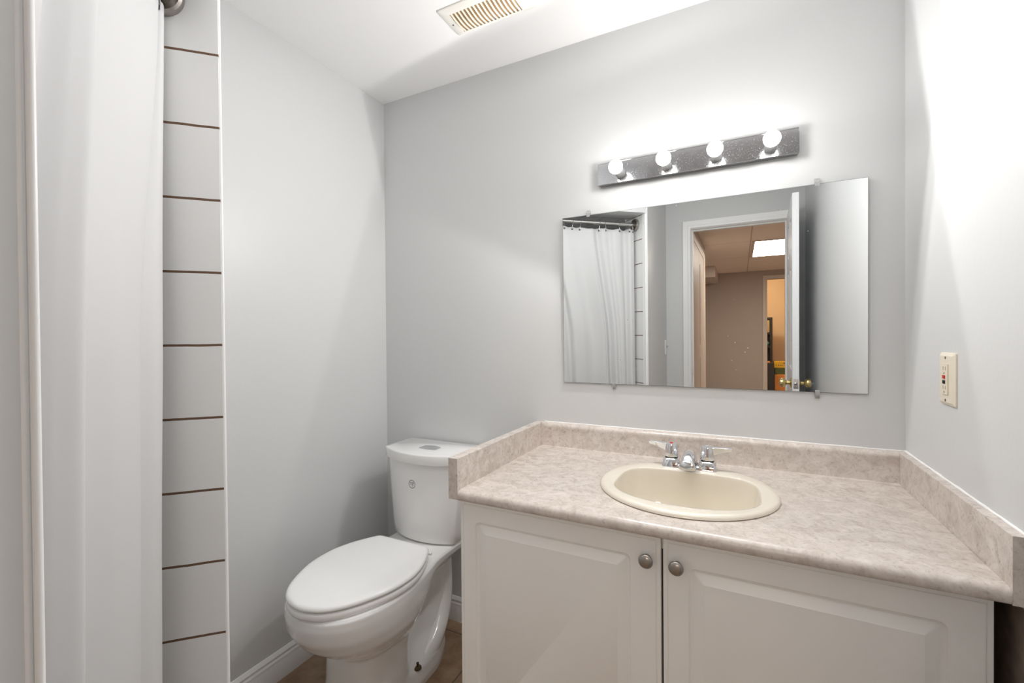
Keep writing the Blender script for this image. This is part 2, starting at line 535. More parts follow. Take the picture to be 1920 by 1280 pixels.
bead(EF, 'trim_1', 'white edge trim between the tile column and left wall', 3.2, [(0.0008, 0.0006, 0.0018)])
bead(EN, 'trim_2', 'white rounded corner trim at the near end of the curtain', 1.0, [(-0.0040, 0.0012, 0.0033), (0.0042, 0.0012, 0.0033)])

struct(B().prism([(EN[0] - 0.0030, EN[1] - 0.0030), (EN[0] - 0.026, EN[1] - 0.026), (EN[0] - 0.026 - 0.0055, EN[1] - 0.026 + 0.0055), (EN[0] - 0.0030 - 0.0055, EN[1] - 0.0030 + 0.0055)], 0.0, H).build('trim_9', TRIM, bevel=0.001),
       'white flat edge strip between the mirrored tiles and the grey stub wall', 'trim')

# baseboards
BP = [(0, 0), (0.0145, 0), (0.0145, 0.058), (0.0128, 0.062), (0.0128, 0.074), (0.0085, 0.080), (0.0085, 0.086), (0.0105, 0.0885), (0.0085, 0.092), (0.006, 0.097), (0.003, 0.101), (0, 0.101)]
struct(B().extrude([(u, v) for u, v in BP], 'y', -1.0, 0.0).build('baseboard_left', TRIM), 'white moulded baseboard left of the toilet', 'baseboard')
struct(B().extrude([(-u, v) for u, v in BP], 'x', 0.0145, 0.79).build('baseboard_back', TRIM), 'white moulded baseboard behind the toilet', 'baseboard')

# doorway: jamb, casing
b = B()
b.box((DX0, -D - WT, 0), (1.140, -D, 2.007)).box((1.774, -D - WT, 0), (DX1, -D, 2.007)).box((DX0, -D - WT, 2.007), (DX1, -D, DZ))
b.box((1.140, -D - 0.075, 0), (1.150, -D - 0.04, 2.007)).box((1.764, -D - 0.075, 0), (1.774, -D - 0.04, 2.007)).box((1.150, -D - 0.075, 1.997), (1.764, -D - 0.04, 2.007))
struct(b.build('trim_3', TRIM, bevel=0.0015), 'white jamb lining the open doorway, seen in the mirror', 'door jamb')
b = B()
for z in (0.90,):
    b.box((1.139, -D - 0.036, z - 0.028), (1.1408, -D - 0.008, z + 0.028))
struct(b.build('trim_strike_plate', BRASS), 'small brass strike plate on the door jamb', 'strike plate')


def casing(x0, x1, z1, y, wdt, name, mat, label, sgn=1):
    prof = [(0, 0.006), (0.004, 0.012), (0.020, 0.015), (0.024, 0.0125), (0.040, 0.016), (wdt - 0.004, 0.018), (wdt, 0.014), (wdt, 0)]
    prof = [(0, 0)] + prof
    b = B()
    rings = []
    for (cx, cz, dx, dz) in ((x0, 0.0, -1, 0), (x0, z1, -1, 1), (x1, z1, 1, 1), (x1, 0.0, 1, 0)):
        rings.append([(cx + dx * u, y + sgn * t, cz + dz * u) for u, t in prof])
    b.loft(rings)
    return struct(b.build(name, mat), label, 'door casing')


casing(1.137, 1.777, 2.010, -D, 0.060, 'trim_4', TRIM, 'white moulded casing around the open doorway, seen in the mirror')

# caulk beads where the splashes meet the walls
b = B()
pts = [(W - 0.0005, -0.004 - 0.60 * k / 40, 0.8876 + 0.0003 * math.sin(k * 1.7) + 0.0003 * math.sin(k * 0.6)) for k in range(41)]
b.tube(pts, [0.0026 + 0.0005 * math.sin(k * 0.9) for k in range(41)], 10)
b.tube([(0.80 + (W - 0.80) * k / 40, -0.0004, 0.8868 + 0.0004 * math.sin(k * 1.3)) for k in range(41)], 0.0018, 10)
struct(b.build('trim_5', CAULK), 'uneven white caulk line above the vanity splashes', 'caulk')

struct(B().box((W - 0.0012, -0.600, 0.0), (W, -0.002, 0.765)).build('trim_gap_shade', pbr('gap_shade', (0.20, 0.155, 0.12), 0.8, var=0.2, vscale=40), smooth=0), 'dark brown strip painting the shade on the wall in the gap beside the vanity cabinet', 'painted shade strip')  # shade of the narrow gap, painted as a thin dark brown strip

# ------------------------------------------------------------------ hall and far room behind the camera (seen in the mirror)
HC, HF = 2.20, -7.0
struct(B().box((-1.2, HF - 3.2, -0.1), (4.2, -D - WT, 0.0)).build('floor_hall', CARPET, smooth=0), 'dim brown hall floor beyond the doorway', 'floor')
struct(B().box((-1.2, HF, HC), (4.2, -D - WT, HC + 0.1)).build('ceiling_hall', DROP, smooth=0), 'tan drop tile ceiling of the hall, seen in the mirror', 'ceiling')
struct(B().box((1.0, -4.25, 0), (1.10, -D - WT, HC)).build('wall_hall_left', HALLW, smooth=0), 'taupe hall wall with a closed door, seen in the mirror', 'wall')
struct(B().box((3.2, HF, 0), (3.3, -D - WT, HC)).build('wall_hall_right', HALLW, smooth=0), 'taupe hall wall opposite the closed door', 'wall')
struct(B().box((-1.2, HF, 0), (-1.1, -4.25, HC)).box((-1.1, -4.35, 0), (1.0, -4.25, HC)).build('wall_hall_side', HALLW, smooth=0), 'taupe wall around the hall corner', 'wall')
struct(B().box((1.0, -D - WT - 0.006, 0), (1.06, -D - WT, HC)).box((1.86, -D - WT - 0.006, 0), (3.2, -D - WT, HC)).box((1.06, -D - WT - 0.006, 2.09), (1.86, -D - WT, HC)).build('wall_hall_front', HALLW, smooth=0), 'hall side of the bathroom wall', 'wall')
RX0, RX1, RZ = 1.875, 2.62, 2.05
struct(B().box((-1.1, HF - 0.1, 0), (RX0, HF, HC)).box((RX1, HF - 0.1, 0), (3.2, HF, HC)).box((RX0, HF - 0.1, RZ), (RX1, HF, HC)).build('wall_hall_far', HALLW, smooth=0),
       'taupe far wall of the hall, seen in the mirror', 'wall')
casing(RX0, RX1, RZ, HF, 0.065, 'trim_6', HALLT, 'tan casing around the far orange doorway, seen in the mirror')
struct(B().box((-1.1, HF, 2.03), (1.135, -5.9, HC)).build('trim_bulkhead', HALLT, smooth=0), 'boxed tan bulkhead under the hall ceiling, seen in the mirror', 'bulkhead')
struct(B().box((0.6, HF - 2.3, 0), (3.3, HF - 2.2, 2.4)).box((0.6, HF - 2.2, 0), (0.7, HF - 0.1, 2.4)).box((3.2, HF - 2.2, 0), (3.3, HF - 0.1, 2.4)).box((0.6, HF - 2.2, 2.4), (3.3, HF - 0.1, 2.5)).build('wall_far_room', ROOMW, smooth=0),
       'orange lit wall of the far room, seen in the mirror', 'wall')
# closed door in the left hall wall, with its casing
b = B()
prof = [(0, 0), (0, 0.008), (0.02, 0.014), (0.05, 0.017), (0.06, 0.012), (0.06, 0)]
rings = []
for (cy, cz, dy, dz) in ((-2.62, 0.0, 1, 0), (-2.62, 2.03, 1, 1), (-3.98, 2.03, -1, 1), (-3.98, 0.0, -1, 0)):
    rings.append([(1.10 + t, cy + dy * u, cz + dz * u) for u, t in prof])
b.loft(rings)
struct(b.build('trim_7', HALLT), 'tan casing of the closed hall door, seen in the mirror', 'door casing')
b = B()
for y0, y1 in ((-3.30, -2.62), (-3.98, -3.305)):
    b.box((1.10, y0 + 0.002, 0.01), (1.106, y1 - 0.002, 2.03))
    for z0, z1 in ((0.15, 0.95), (1.08, 1.90)):
        b.box((1.106, y0 + 0.10, z0), (1.109, y1 - 0.10, z1))
struct(b.build('door_2', HALLD, bevel=0.002), 'closed tan panelled door along the hall wall, seen in the mirror', 'door')

# hall ceiling light panel
t = root('ceiling_light', (1.92, -4.66, HC), 'glowing white ceiling panel light in the hall, seen in the mirror', 'ceiling light')
b = B()
for a, c in (((1.595, -5.27, HC - 0.008), (1.625, -4.05, HC)), ((2.195, -5.27, HC - 0.008), (2.225, -4.05, HC)),
             ((1.625, -5.27, HC - 0.008), (2.195, -5.24, HC)), ((1.625, -4.08, HC - 0.008), (2.195, -4.05, HC))):
    b.box(a, c)
b.build('frame', HALLT, t)
B().box((1.6255, -5.2395, HC - 0.006), (2.1945, -4.0805, HC - 0.001)).build('diffuser', PANELM, t, smooth=0)

# lamp of the far room
ld = bpy.data.lights.new('far_room_lamp', 'POINT'); ld.energy = GLOW; ld.color = (1.0, 0.78, 0.52); ld.shadow_soft_size = 0.08
lo = bpy.data.objects.new('far_room_lamp', ld); COL.objects.link(lo); lo.location = (1.55, HF - 0.75, 2.2)

# shelf and boxes in the far room
t = root('shelf_unit', (1.72, -8.55, 0), 'tall black open shelf in the far orange room, seen in the mirror', 'shelf')
SX0, SX1, SY0, SY1, SZ = 1.45, 2.030, -8.72, -8.42, 1.45
for x in (SX0, SX1 - 0.045):
    B().box((x, SY0, 0), (x + 0.045, SY1, SZ)).build('side_panel', SHELF, t, bevel=0.002)
for z in (0.03, 0.50, 0.86, 1.12, SZ - 0.035):
    B().box((SX0 + 0.045, SY0, z), (SX1 - 0.045, SY1, z + 0.035)).build('shelf_board', SHELF, t)
B().box((SX0 + 0.045, SY0, 0.065), (SX1 - 0.045, SY0 + 0.012, SZ - 0.035)).build('back_panel', SHELF, t)
tag(B().box((1.70, -8.62, 1.156), (1.980, -8.44, 1.40)).build('storage_box', TANC, bevel=0.004), 'tan box on the top of the black shelf, seen in the mirror', 'box')
b = B().lathe([(0.0, -0.05), (0.03, -0.04), (0.05, 0), (0.03, 0.04), (0, 0.05)], (1.925, -8.575, 0.9455), (0, 0, 1), 20)
tag(b.build('toy_ball', YEL), 'yellow ball behind the teal one on the black shelf, seen in the mirror', 'ball')
b = B().lathe([(0.0, -0.045), (0.03, -0.036), (0.045, 0), (0.03, 0.036), (0, 0.045)], (1.936, -8.472, 0.9405), (0, 0, 1), 20)
tag(b.build('toy_ball', TEAL), 'teal ball on the black shelf, seen in the mirror', 'ball')
tag(B().box((1.70, -8.37, 0.0), (2.035, -8.06, 0.585)).build('storage_box', BOXB, bevel=0.006), 'black box on the floor before the shelf, seen in the mirror', 'box')
tag(B().box((1.75, -8.30, 0.587), (1.97, -8.10, 0.612)).build('paper_stack', ORG, bevel=0.002), 'orange papers on top of the black box, seen in the mirror', 'paper')
t = root('game_box', (2.22, -8.45, 0), 'yellow and green printed box beside the black box, seen in the mirror', 'box')
B().box((2.055, -8.60, 0.36), (2.42, -8.32, 0.48)).build('lower_box', GRN, t, bevel=0.003)
B().box((2.05, -8.605, 0.481), (2.425, -8.315, 0.60)).build('box_lid', YEL, t, bevel=0.003)
for k in range(9):
    x = 2.075 + k * 0.036
    B().box((x, -8.3155, 0.525), (x + (0.024 if k % 3 else 0.014), -8.3135, 0.538)).build('letter', BLACK, t, smooth=0)
B().box((2.20, -8.3155, 0.562), (2.30, -8.3135, 0.578)).build('printed_bar', BLACK, t, smooth=0)
tag(B().box((2.05, -8.60, 0.0), (2.45, -8.20, 0.358)).build('cardboard_box', ORG, bevel=0.006), 'orange brown carton under the yellow box, seen in the mirror', 'box')

# the bathroom door, open into the room beside the camera
t = root('door_1', (1.7725, -D + 0.022, 0), 'open white panelled door with brass knobs, seen in the mirror', 'door')
t['kind'] = 'structure'
DOOR = t
X0, X1, Y0, Y1 = 1.7725, 1.8075, -D + 0.022, -1.54
B().box((X0 + 0.004, Y0, 0.012), (X1 - 0.004, Y1, 2.03)).build('door_slab', DOORW, t)
b = B()
for xa, xb in ((X0, X0 + 0.004), (X1 - 0.004, X1)):
    ys = [Y0, Y0 + 0.095, (Y0 + Y1) / 2 - 0.04, (Y0 + Y1) / 2 + 0.04, Y1 - 0.095, Y1]
    for i in (0, 2, 4):
        b.box((xa, ys[i], 0.012), (xb, ys[i + 1], 2.03))
    for z0, z1 in ((0.012, 0.22), (0.80, 0.98), (1.60, 1.70), (1.91, 2.03)):
        for i in (1, 3):
            b.box((xa, ys[i], z0), (xb, ys[i + 1], z1))
b.build('panel_frame', DOORW, t, bevel=0.0012)
b = B()
for xa, xb in ((X0 + 0.001, X0 + 0.004), (X1 - 0.004, X1 - 0.001)):
    for z0, z1 in ((0.22, 0.80), (0.98, 1.60), (1.70, 1.91)):
        for i in (1, 3):
            b.box((xa, ys[i] + 0.02, z0 + 0.02), (xb, ys[i + 1] - 0.02, z1 - 0.02))
b.build('raised_panel', DOORW, t, bevel=0.001)
KZ, KY = 0.902, -1.60
for s, xs in ((-1, X0), (1, X1)):
    kb = B().lathe([(0.0, 0.0), (0.030, 0.0), (0.031, 0.004), (0.024, 0.009), (0.012, 0.011), (0.011, 0.026), (0.019, 0.031), (0.0265, 0.040), (0.0275, 0.050), (0.025, 0.060), (0.016, 0.066), (0.0, 0.067)],
                   (xs, KY, KZ), (s, 0, 0), 28).build('door_knob', BRASS, t)
    kb['label'] = 'polished brass door knob'
B().lathe([(0.0, 0), (0.0022, 0), (0.0022, 0.006), (0.0, 0.0065)], (X1 + 0.067, KY, KZ), (1, 0, 0), 10).build('lock_pin', CHROME, t)
b = B().box((X0 + 0.006, Y1, KZ - 0.028), (X1 - 0.006, Y1 + 0.0015, KZ + 0.028))
lp = b.build('latch_plate', CHROME, t); lp['label'] = 'steel latch plate on the door edge'
B().lathe([(0.0, 0), (0.009, 0), (0.009, 0.007), (0.004, 0.009), (0, 0.009)], ((X0 + X1) / 2, Y1 + 0.0016, KZ), (0, 1, 0), 16).build('latch_bolt', NICKEL, t)
for z in (0.25, 1.02, 1.80):
    B().lathe([(0.0, 0), (0.006, 0), (0.006, 0.09), (0.0, 0.09)], (X1 + 0.0005, -D + 0.012, z - 0.045), (0, 0, 1), 12).build('hinge', BRASS, t)

DOOR.matrix_world = Matrix.Translation(DOOR.location) @ Matrix.Rotation(math.radians(2.2), 4, 'Z')

# ------------------------------------------------------------------ light switch on the stub wall
def stub_x(y):
    return EN[0] + (0.953 - EN[0]) * (EN[1] - y) / (EN[1] + D)


sx = stub_x(-2.11)
t = root('light_switch', (sx, -2.105, 1.10), 'white toggle light switch on the grey stub wall, seen in the mirror', 'light switch')
B().prism([(sx - 0.0008, -2.140), (sx + 0.0055, -2.139), (sx + 0.0055, -2.071), (sx - 0.001, -2.070)], 1.042, 1.156).build('cover_plate', TRIM, t, bevel=0.0015)
b = B().box((sx + 0.0055, -2.111, 1.088), (sx + 0.007, -2.099, 1.112))
b.tube([(sx + 0.005, -2.105, 1.097), (sx + 0.013, -2.105, 1.104), (sx + 0.018, -2.105, 1.108)], [0.005, 0.0042, 0.0035], 8)
b.build('toggle', CLIP, t)
for z in (1.068, 1.130):
    B().lathe([(0, 0), (0.003, 0), (0.003, 0.001), (0, 0.0012)], (sx + 0.0055, -2.105, z), (1, 0, 0), 10).build('screw', TRIM, t)

# ------------------------------------------------------------------ shower rod, rings, curtain
RZc = 1.945
RA = Vector((0.372 + 0.0035, -1.0745 - 0.0035, RZc)); RB = Vector((0.850 - 0.0036, -1.525 + 0.0036, RZc))
RD = (RB - RA).normalized(); RN = Vector((-RD.y, RD.x, 0))          # RN points into the room
t = root('shower_rod', RA, 'brushed steel rod carrying the white shower curtain', 'curtain rod')
B().tube([RA + RD * 0.002, RB - RD * 0.002], 0.0125, 24).build('rod', STEEL, t)
for p, d in ((RA, RD), (RB, -RD)):
    fl = B().lathe([(0, 0), (0.041, 0.0), (0.042, 0.003), (0.041, 0.013), (0.036, 0.017), (0.031, 0.010), (0.020, 0.009), (0.020, 0.024), (0.0128, 0.026), (0.0, 0.026)], p, d, 40).build('flange', NICKEL, t)
    fl['label'] = 'round flange cup at the rod end'

TOP = [(.012, .000), (.018, .007), (.035, .010), (.047, -.002), (.060, .012), (.125, .008), (.217, -.010), (.295, .018), (.309, .024), (.329, .011), (.359, -.012), (.394, .009), (.440, .000), (.470, .016), (.515, .012), (.560, -.010), (.588, .016), (.612, .008), (.630, .000)]
MID = [(.044, .000), (.066, .013), (.108, .017), (.150, -.004), (.184, .020), (.247, .012), (.323, -.016), (.386, .026), (.398, .036), (.418, .016), (.448, -.018), (.478, .010), (.505, .000), (.525, .014), (.545, .010), (.573, -.010), (.596, .016), (.616, .009), (.632, .000)]
BOT = [(.079, .000), (.106, .013), (.150, .017), (.190, -.004), (.222, .020), (.276, .012), (.356, -.016), (.425, .026), (.437, .036), (.457, .016), (.484, -.018), (.510, .010), (.532, .000), (.550, .012), (.568, .008), (.586, -.010), (.604, .014), (.620, .008), (.636, .000)]
ZT, ZM, ZB = 1.912, 1.20, 0.115
NU, NV = 300, 60
ct, cm, cb = catmull(TOP, NU), catmull(MID, NU), catmull(BOT, NU)
HOOKS = [0.040, 0.118, 0.182, 0.236, 0.373, 0.416, 0.515, 0.588, 0.618]
rows = []
for j in range(NV):
    z = ZT + (ZB - ZT) * j / (NV - 1)
    row = []
    for i in range(NU):
        if z > ZM:
            f = (ZT - z) / (ZT - ZM); g = f * f * (3 - 2 * f) * 0.55 + f * 0.45
            a, c = ct[i], cm[i]
        else:
            f = (ZM - z) / (ZM - ZB); g = f
            a, c = cm[i], cb[i]
        s = a[0] + (c[0] - a[0]) * g
        d = (a[1] + (c[1] - a[1]) * g)
        d += 0.0011 * math.sin(7.1 * z + 31 * s) * math.sin(3.3 * z + 1.3)
        zz = z
        if j < 5:
            sag = min(abs(s - h) for h in HOOKS)
            zz -= min(sag, 0.05) * 0.22 * (1 - j / 5)
        p = RA + RD * s + RN * d
        row.append((p.x, p.y, zz))
    rows.append(row)
t = root('shower_curtain', (RA.x + RD.x * .3, RA.y + RD.y * .3, ZB), 'white cloth shower curtain hanging in soft vertical folds', 'shower curtain')
b = B(); b.loft(rows, False, False, closed=False)
cl = b.build('curtain_sheet', CURTAIN, t, smooth=180)
md = cl.modifiers.new('thick', 'SOLIDIFY'); md.thickness = 0.0014; md.offset = 0


def at_s(s):
    best = min(ct, key=lambda p: abs(p[0] - s))
    return best


names = ['farthest hook, at the tiled column end', 'second hook from the tiled column', 'third hook from the tiled column', 'fourth hook from the tiled column',
         'fifth hook from the tiled column', 'sixth hook from the tiled column', 'seventh hook from the tiled column', 'second hook from the light switch end', 'nearest hook to the light switch end']
for s, nm in zip(HOOKS, names):
    p = RA + RD * s
    cs = at_s(s)
    g = RA + RD * cs[0] + RN * (cs[1] + 0.0012)
    gz = ZT - 0.016
    B().lathe([(0.0035, 0), (0.0062, 0), (0.0065, 0.001), (0.0058, 0.002), (0.0035, 0.0022)], (g.x, g.y, gz), RN, 16).build('grommet', DARK, t)
    pts = []
    for k in range(17):
        a = math.radians(-100 + 290 * k / 16)
        pts.append((p.x + RN.x * 0.0150 * math.cos(a), p.y + RN.y * 0.0150 * math.cos(a), RZc + 0.0150 * math.sin(a)))
    pts = [(g.x + RN.x * 0.003, g.y + RN.y * 0.003, gz - 0.004), (g.x + RN.x * 0.004, g.y + RN.y * 0.004, gz + 0.008)] + pts[2:]
    tag(B().tube(pts, 0.0011, 8).build('curtain_hook', CHROME), 'wire curtain hook on the steel rod, ' + nm, 'curtain hook', 'wire hooks along the curtain rod')

# ------------------------------------------------------------------ ceiling vent
t = root('air_vent', (0.73, -0.30, H), 'cream slotted air vent on the white ceiling', 'air vent')
VX0, VX1, VY0, VY1 = 0.577, 0.888, -0.372, -0.238
z0, z1 = H - 0.006, H
ox, oy = rrect(VX0, VX1, VY0, VY1, 0.008), rrect(VX0 + 0.003, VX1 - 0.003, VY0 + 0.003, VY1 - 0.003, 0.007)
IX0, IX1, IY0, IY1 = 0.606, 0.836, -0.342, -0.250
inn = rrect(IX0, IX1, IY0, IY1, 0.002)
b = B()
b.loft([[(x, y, z1) for x, y in ox], [(x, y, z0 + 0.002) for x, y in ox], [(x, y, z0) for x, y in oy], [(x, y, z0) for x, y in inn], [(x, y, z1) for x, y in inn]], False, False)
b.build('frame', VENTF, t)
B().box((IX0, IY0, H - 0.0012), (IX1, IY1, H - 0.0002)).build('duct_backing', VENTD, t, smooth=0)
NB = 16
for k in range(NB):
    x = IX0 + 0.006 + (IX1 - IX0 - 0.016) * k / (NB - 1)
    rings = []
    for m in range(11):
        f = m / 10
        y = IY0 + 0.0005 + (IY1 - IY0 - 0.001) * f
        sag = math.sin(PI * f)
        zl = H - 0.0055 - 0.0085 * sag
        rings.append([(x - 0.0042, y, H - 0.0016), (x + 0.0008, y, H - 0.0016), (x + 0.0068 + 0.002 * sag, y, zl), (x + 0.0005 + 0.002 * sag, y, zl - 0.0008)])
    B().loft(rings).build('louver', VENTM, t, smooth=30)
for x, y in ((0.592, -0.296), (0.862, -0.296)):
    B().lathe([(0, 0), (0.0035, 0), (0.003, 0.0012), (0, 0.0014)], (x, y, z0), (0, 0, -1), 12).build('screw', NICKEL, t)

# ------------------------------------------------------------------ vanity light
t = root('vanity_light', (1.328, 0, 1.788), 'chrome light bar with four glowing globe bulbs above the mirror', 'wall light')
FX0, FX1, FZ0, FZ1, FY = 1.024, 1.633, 1.7505, 1.8255, -0.032
o4 = [(FX0, FX1, FZ0, FZ1)]
b = B()
c = 0.0025
r0 = [(FX0 + 0.002, 0, FZ0 + 0.002), (FX1 - 0.002, 0, FZ0 + 0.002), (FX1 - 0.002, 0, FZ1 - 0.002), (FX0 + 0.002, 0, FZ1 - 0.002)]
r1 = [(FX0, FY + 0.004, FZ0), (FX1, FY + 0.004, FZ0), (FX1, FY + 0.004, FZ1), (FX0, FY + 0.004, FZ1)]
r2 = [(FX0, FY, FZ0), (FX1, FY, FZ0), (FX1, FY, FZ1), (FX0, FY, FZ1)]
r3 = [(FX0 + c, FY, FZ0 + c), (FX1 - c, FY, FZ0 + c), (FX1 - c, FY, FZ1 - c), (FX0 + c, FY, FZ1 - c)]
r4 = [(x, FY + 0.0012, z) for x, _, z in r3]
b.loft([r0, r1, r2, r3, r4])
b.build('back_plate', PLATE, t, smooth=20)
for x in (1.106, 1.259, 1.409, 1.559):
    B().lathe([(0, 0), (0.0165, 0), (0.0165, 0.042), (0.0150, 0.047), (0.0, 0.047)], (x, FY + 0.001, 1.779), (0, -1, 0), 24).build('socket', SOCK, t)
    R = 0.0230
    prof = [(0.0, 0.0), (0.0095, 0.0)] + [(R * math.sin(a), 0.0015 + R * 0.90 - R * math.cos(a)) for a in [math.radians(28 + 152 * k / 14) for k in range(15)]]
    prof[-1] = (0.0, prof[-1][1])
    bl = B().lathe(prof, (x, FY - 0.0475, 1.779), (0, -1, 0), 24).build('bulb', BULBM, t, smooth=60)
    bl['label'] = 'glowing white globe bulb'
    # the light this bulb and the chrome behind it throw forward into the room
    sl = bpy.data.lights.new('bulb_light', 'SPOT')
    DOWN = x in (1.106, 1.409)
    sl.energy = BULB_W * (0.22 if x > 1.5 else (0.75 if x > 1.4 else (0.80 if x > 1.2 else 1.65))); sl.color = (1.0, 0.985, 0.965); sl.shadow_soft_size = 0.020
    sl.spot_size = PI; sl.spot_blend = 0.03
    so = bpy.data.objects.new('bulb_light', sl); COL.objects.link(so)
    so.location = (x, -0.1310, 1.779)
    so.rotation_euler = Vector((-0.16, -1, -0.30) if DOWN else (-0.04, -1, 0.35)).to_track_quat('-Z', 'Y').to_euler()

# ------------------------------------------------------------------ wall mirror and its clips
MX0, MX1, MZ0, MZ1 = 0.8825, 1.800, 1.041, 1.6565
TILT = math.radians(0.40)
t = root('wall_mirror', (1.341, -0.0065, MZ0), 'frameless rectangular wall mirror above the vanity', 'mirror')
yb, yt = -0.0065, -0.0065 - (MZ1 - MZ0) * math.tan(TILT)
e = 0.0012
b = B().faces([(MX0 + e, yb, MZ0 + e), (MX1 - e, yb, MZ0 + e), (MX1 - e, yt, MZ1 - e), (MX0 + e, yt, MZ1 - e)], [(0, 1, 2, 3)])
b.build('mirror_glass', MIRROR, t, smooth=0, recalc=False)
b = B()
b.loft([[(MX0, 0.0, MZ0), (MX1, 0.0, MZ0), (MX1, 0.0, MZ1), (MX0, 0.0, MZ1)],
        [(MX0, yb + 0.001, MZ0), (MX1, yb + 0.001, MZ0), (MX1, yt + 0.001, MZ1), (MX0, yt + 0.001, MZ1)],
        [(MX0 + e, yb + 0.0003, MZ0 + e), (MX1 - e, yb + 0.0003, MZ0 + e), (MX1 - e, yt + 0.0003, MZ1 - e), (MX0 + e, yt + 0.0003, MZ1 - e)]])
b.build('backing', pbr('mirror_edge', (0.16, 0.18, 0.18), 0.3), t, smooth=0)
for x, top, nm in ((0.982, 1, 'clear clip at the top edge of the mirror, left of the light bar'), (1.679, 1, 'clear clip at the top edge of the mirror, right of the light bar'),
                   (1.072, 0, 'clear clip at the bottom edge of the mirror, toward the toilet'), (1.679, 0, 'clear clip at the bottom edge of the mirror, near the right wall')):
    s = 1 if top else -1
    ze = MZ1 if top else MZ0
    yf = (yt if top else yb)
    c_ = root('mirror_clip', (x, 0, ze), nm, 'clip', 'clips holding the wall mirror')
    b = B()
    prof = [(0, ze + s * 0.003), (yf - 0.0008, ze + s * 0.003), (yf - 0.0008, ze - s * 0.0065), (yf - 0.0028, ze - s * 0.0065), (yf - 0.0028, ze + s * 0.005), (-0.004, ze + s * 0.018), (0, ze + s * 0.018)]
    b.extrude(prof, 'x', x - 0.0062, x + 0.0062)
    b.build('clip_body', CLIP, c_, bevel=0.0008)
    B().lathe([(0, 0), (0.0035, 0), (0.003, 0.0015), (0, 0.0018)], (x, -0.0056, ze + s * 0.0135), (0, -1, 0), 12).build('screw', NICKEL, c_)

# ------------------------------------------------------------------ outlet on the right wall
t = root('wall_outlet', (W, -0.2975, 1.113), 'ivory outlet with red and black buttons on the right wall', 'outlet')
PY0, PY1, PZ0, PZ1 = -0.337, -0.259, 1.0555, 1.170
o1 = rrect(PY0, PY1, PZ0, PZ1, 0.003, 3); o2 = rrect(PY0 + 0.007, PY1 - 0.007, PZ0 + 0.007, PZ1 - 0.007, 0.002, 3)
B().loft([[(W, y, z) for y, z in o1], [(W - 0.003, y, z) for y, z in o1], [(W - 0.0075, y, z) for y, z in o2]]).build('cover_plate', IVORY, t, smooth=25)
o3 = rrect(-0.3145, -0.2815, 1.0795, 1.1465, 0.002, 3)
B().loft([[(W - 0.0072, y, z) for y, z in o3], [(W - 0.0098, y, z) for y, z in o3]]).build('receptacle', IVORY, t, smooth=25)
for zc in (1.136, 1.0945):
    for y in (-0.3045, -0.2925):
        B().box((W - 0.0100, y - 0.0008, zc - 0.004), (W - 0.0097, y + 0.0008, zc + 0.004)).build('slot', IVORYD, t, smooth=0)
for zc in (1.1255, 1.0845):
    B().lathe([(0, 0), (0.0022, 0), (0.0022, 0.0003), (0, 0.0003)], (W - 0.0097, -0.298, zc), (-1, 0, 0), 12).build('ground_hole', IVORYD, t)
for z, m_, nm in ((1.1172, RED, 'red reset button'), (1.1063, BLACK, 'black test button')):
    bb = B().box((W - 0.0115, -0.3035, z - 0.0037), (W - 0.0097, -0.2925, z + 0.0037)).build('button', m_, t, bevel=0.0004)
    bb['label'] = nm
for z in (1.159, 1.0665):
    B().lathe([(0, 0), (0.0032, 0), (0.0028, 0.001), (0, 0.0012)], (W - 0.0074, -0.298, z), (-1, 0, 0), 12).build('screw', IVORYD, t)

# ------------------------------------------------------------------ vanity cabinet
t = root('vanity_cabinet', (1.32, -0.28, 0), 'white two door vanity cabinet under the beige countertop', 'cabinet')
CX0, CX1 = 0.790, 1.853
b = B()
b.box((CX0, -0.5560, 0.09), (CX0 + 0.016, -0.0145, 0.7715)).box((CX1 - 0.016, -0.5560, 0.09), (CX1, -0.0005, 0.7715))
b.box((CX0 + 0.016, -0.5555, 0.09), (CX1 - 0.016, -0.0145, 0.106))
b.box((CX0 + 0.016, -0.5560, 0.735), (CX1 - 0.016, -0.5400, 0.7715))
b.box((CX0 + 0.02, -0.50, 0.0), (CX1 - 0.02, -0.484, 0.09))
b.build('carcass', CAB, t)
B().box((1.300, -0.5560, 0.106), (1.342, -0.545, 0.735)).build('centre_stile', CABD, t)
DZ0, DZ1, DYF, DYB = 0.105, 0.7690, -0.5755, -0.5565


def vanity_door(x0, x1, ml, mr, mt, lip):
    lo_ = lambda i: [x0 + i, x1 - i, DZ0 + i, DZ1 - i]
    def ring(i, y, r=0.0012, l=0, rr=0, tt=0):
        return [(x, y, z) for x, z in rrect(x0 + (l or i), x1 - (rr or i), DZ0 + (tt or i), DZ1 - (tt or i), r, 6)]
    R = []
    R.append(ring(0.0, DYB))
    R.append(ring(0.0, DYF + 0.002))
    R.append(ring(0.0012, DYF + 0.0006))
    R.append(ring(0.0085, DYF + 0.0004))
    R.append(ring(0.0092, DYF + 0.0022))
    R.append(ring(0.0104, DYF + 0.0022))
    R.append(ring(0.0112, DYF))
    for di, dy, r in ((0.0, 0.0, 0.014), (0.0014, 0.0030, 0.0130), (0.004, 0.0060, 0.011), (0.0085, 0.0070, 0.008), (0.011, 0.0052, 0.006), (0.029, 0.0012, 0.0025), (0.0305, 0.0002, 0.002)):
        R.append([(x, DYF + dy, z) for x, z in rrect(x0 + ml + di, x1 - mr - di, DZ0 + mt + di, DZ1 - mt - di, r, 6)])
    return B().loft(R)


d1 = vanity_door(0.791, 1.3175, 0.047, 0.066, 0.053, 0).build('door', CAB, t, smooth=28)
d2 = vanity_door(1.3225, 1.8515, 0.052, 0.058, 0.056, 0).build('door', CAB, t, smooth=28)


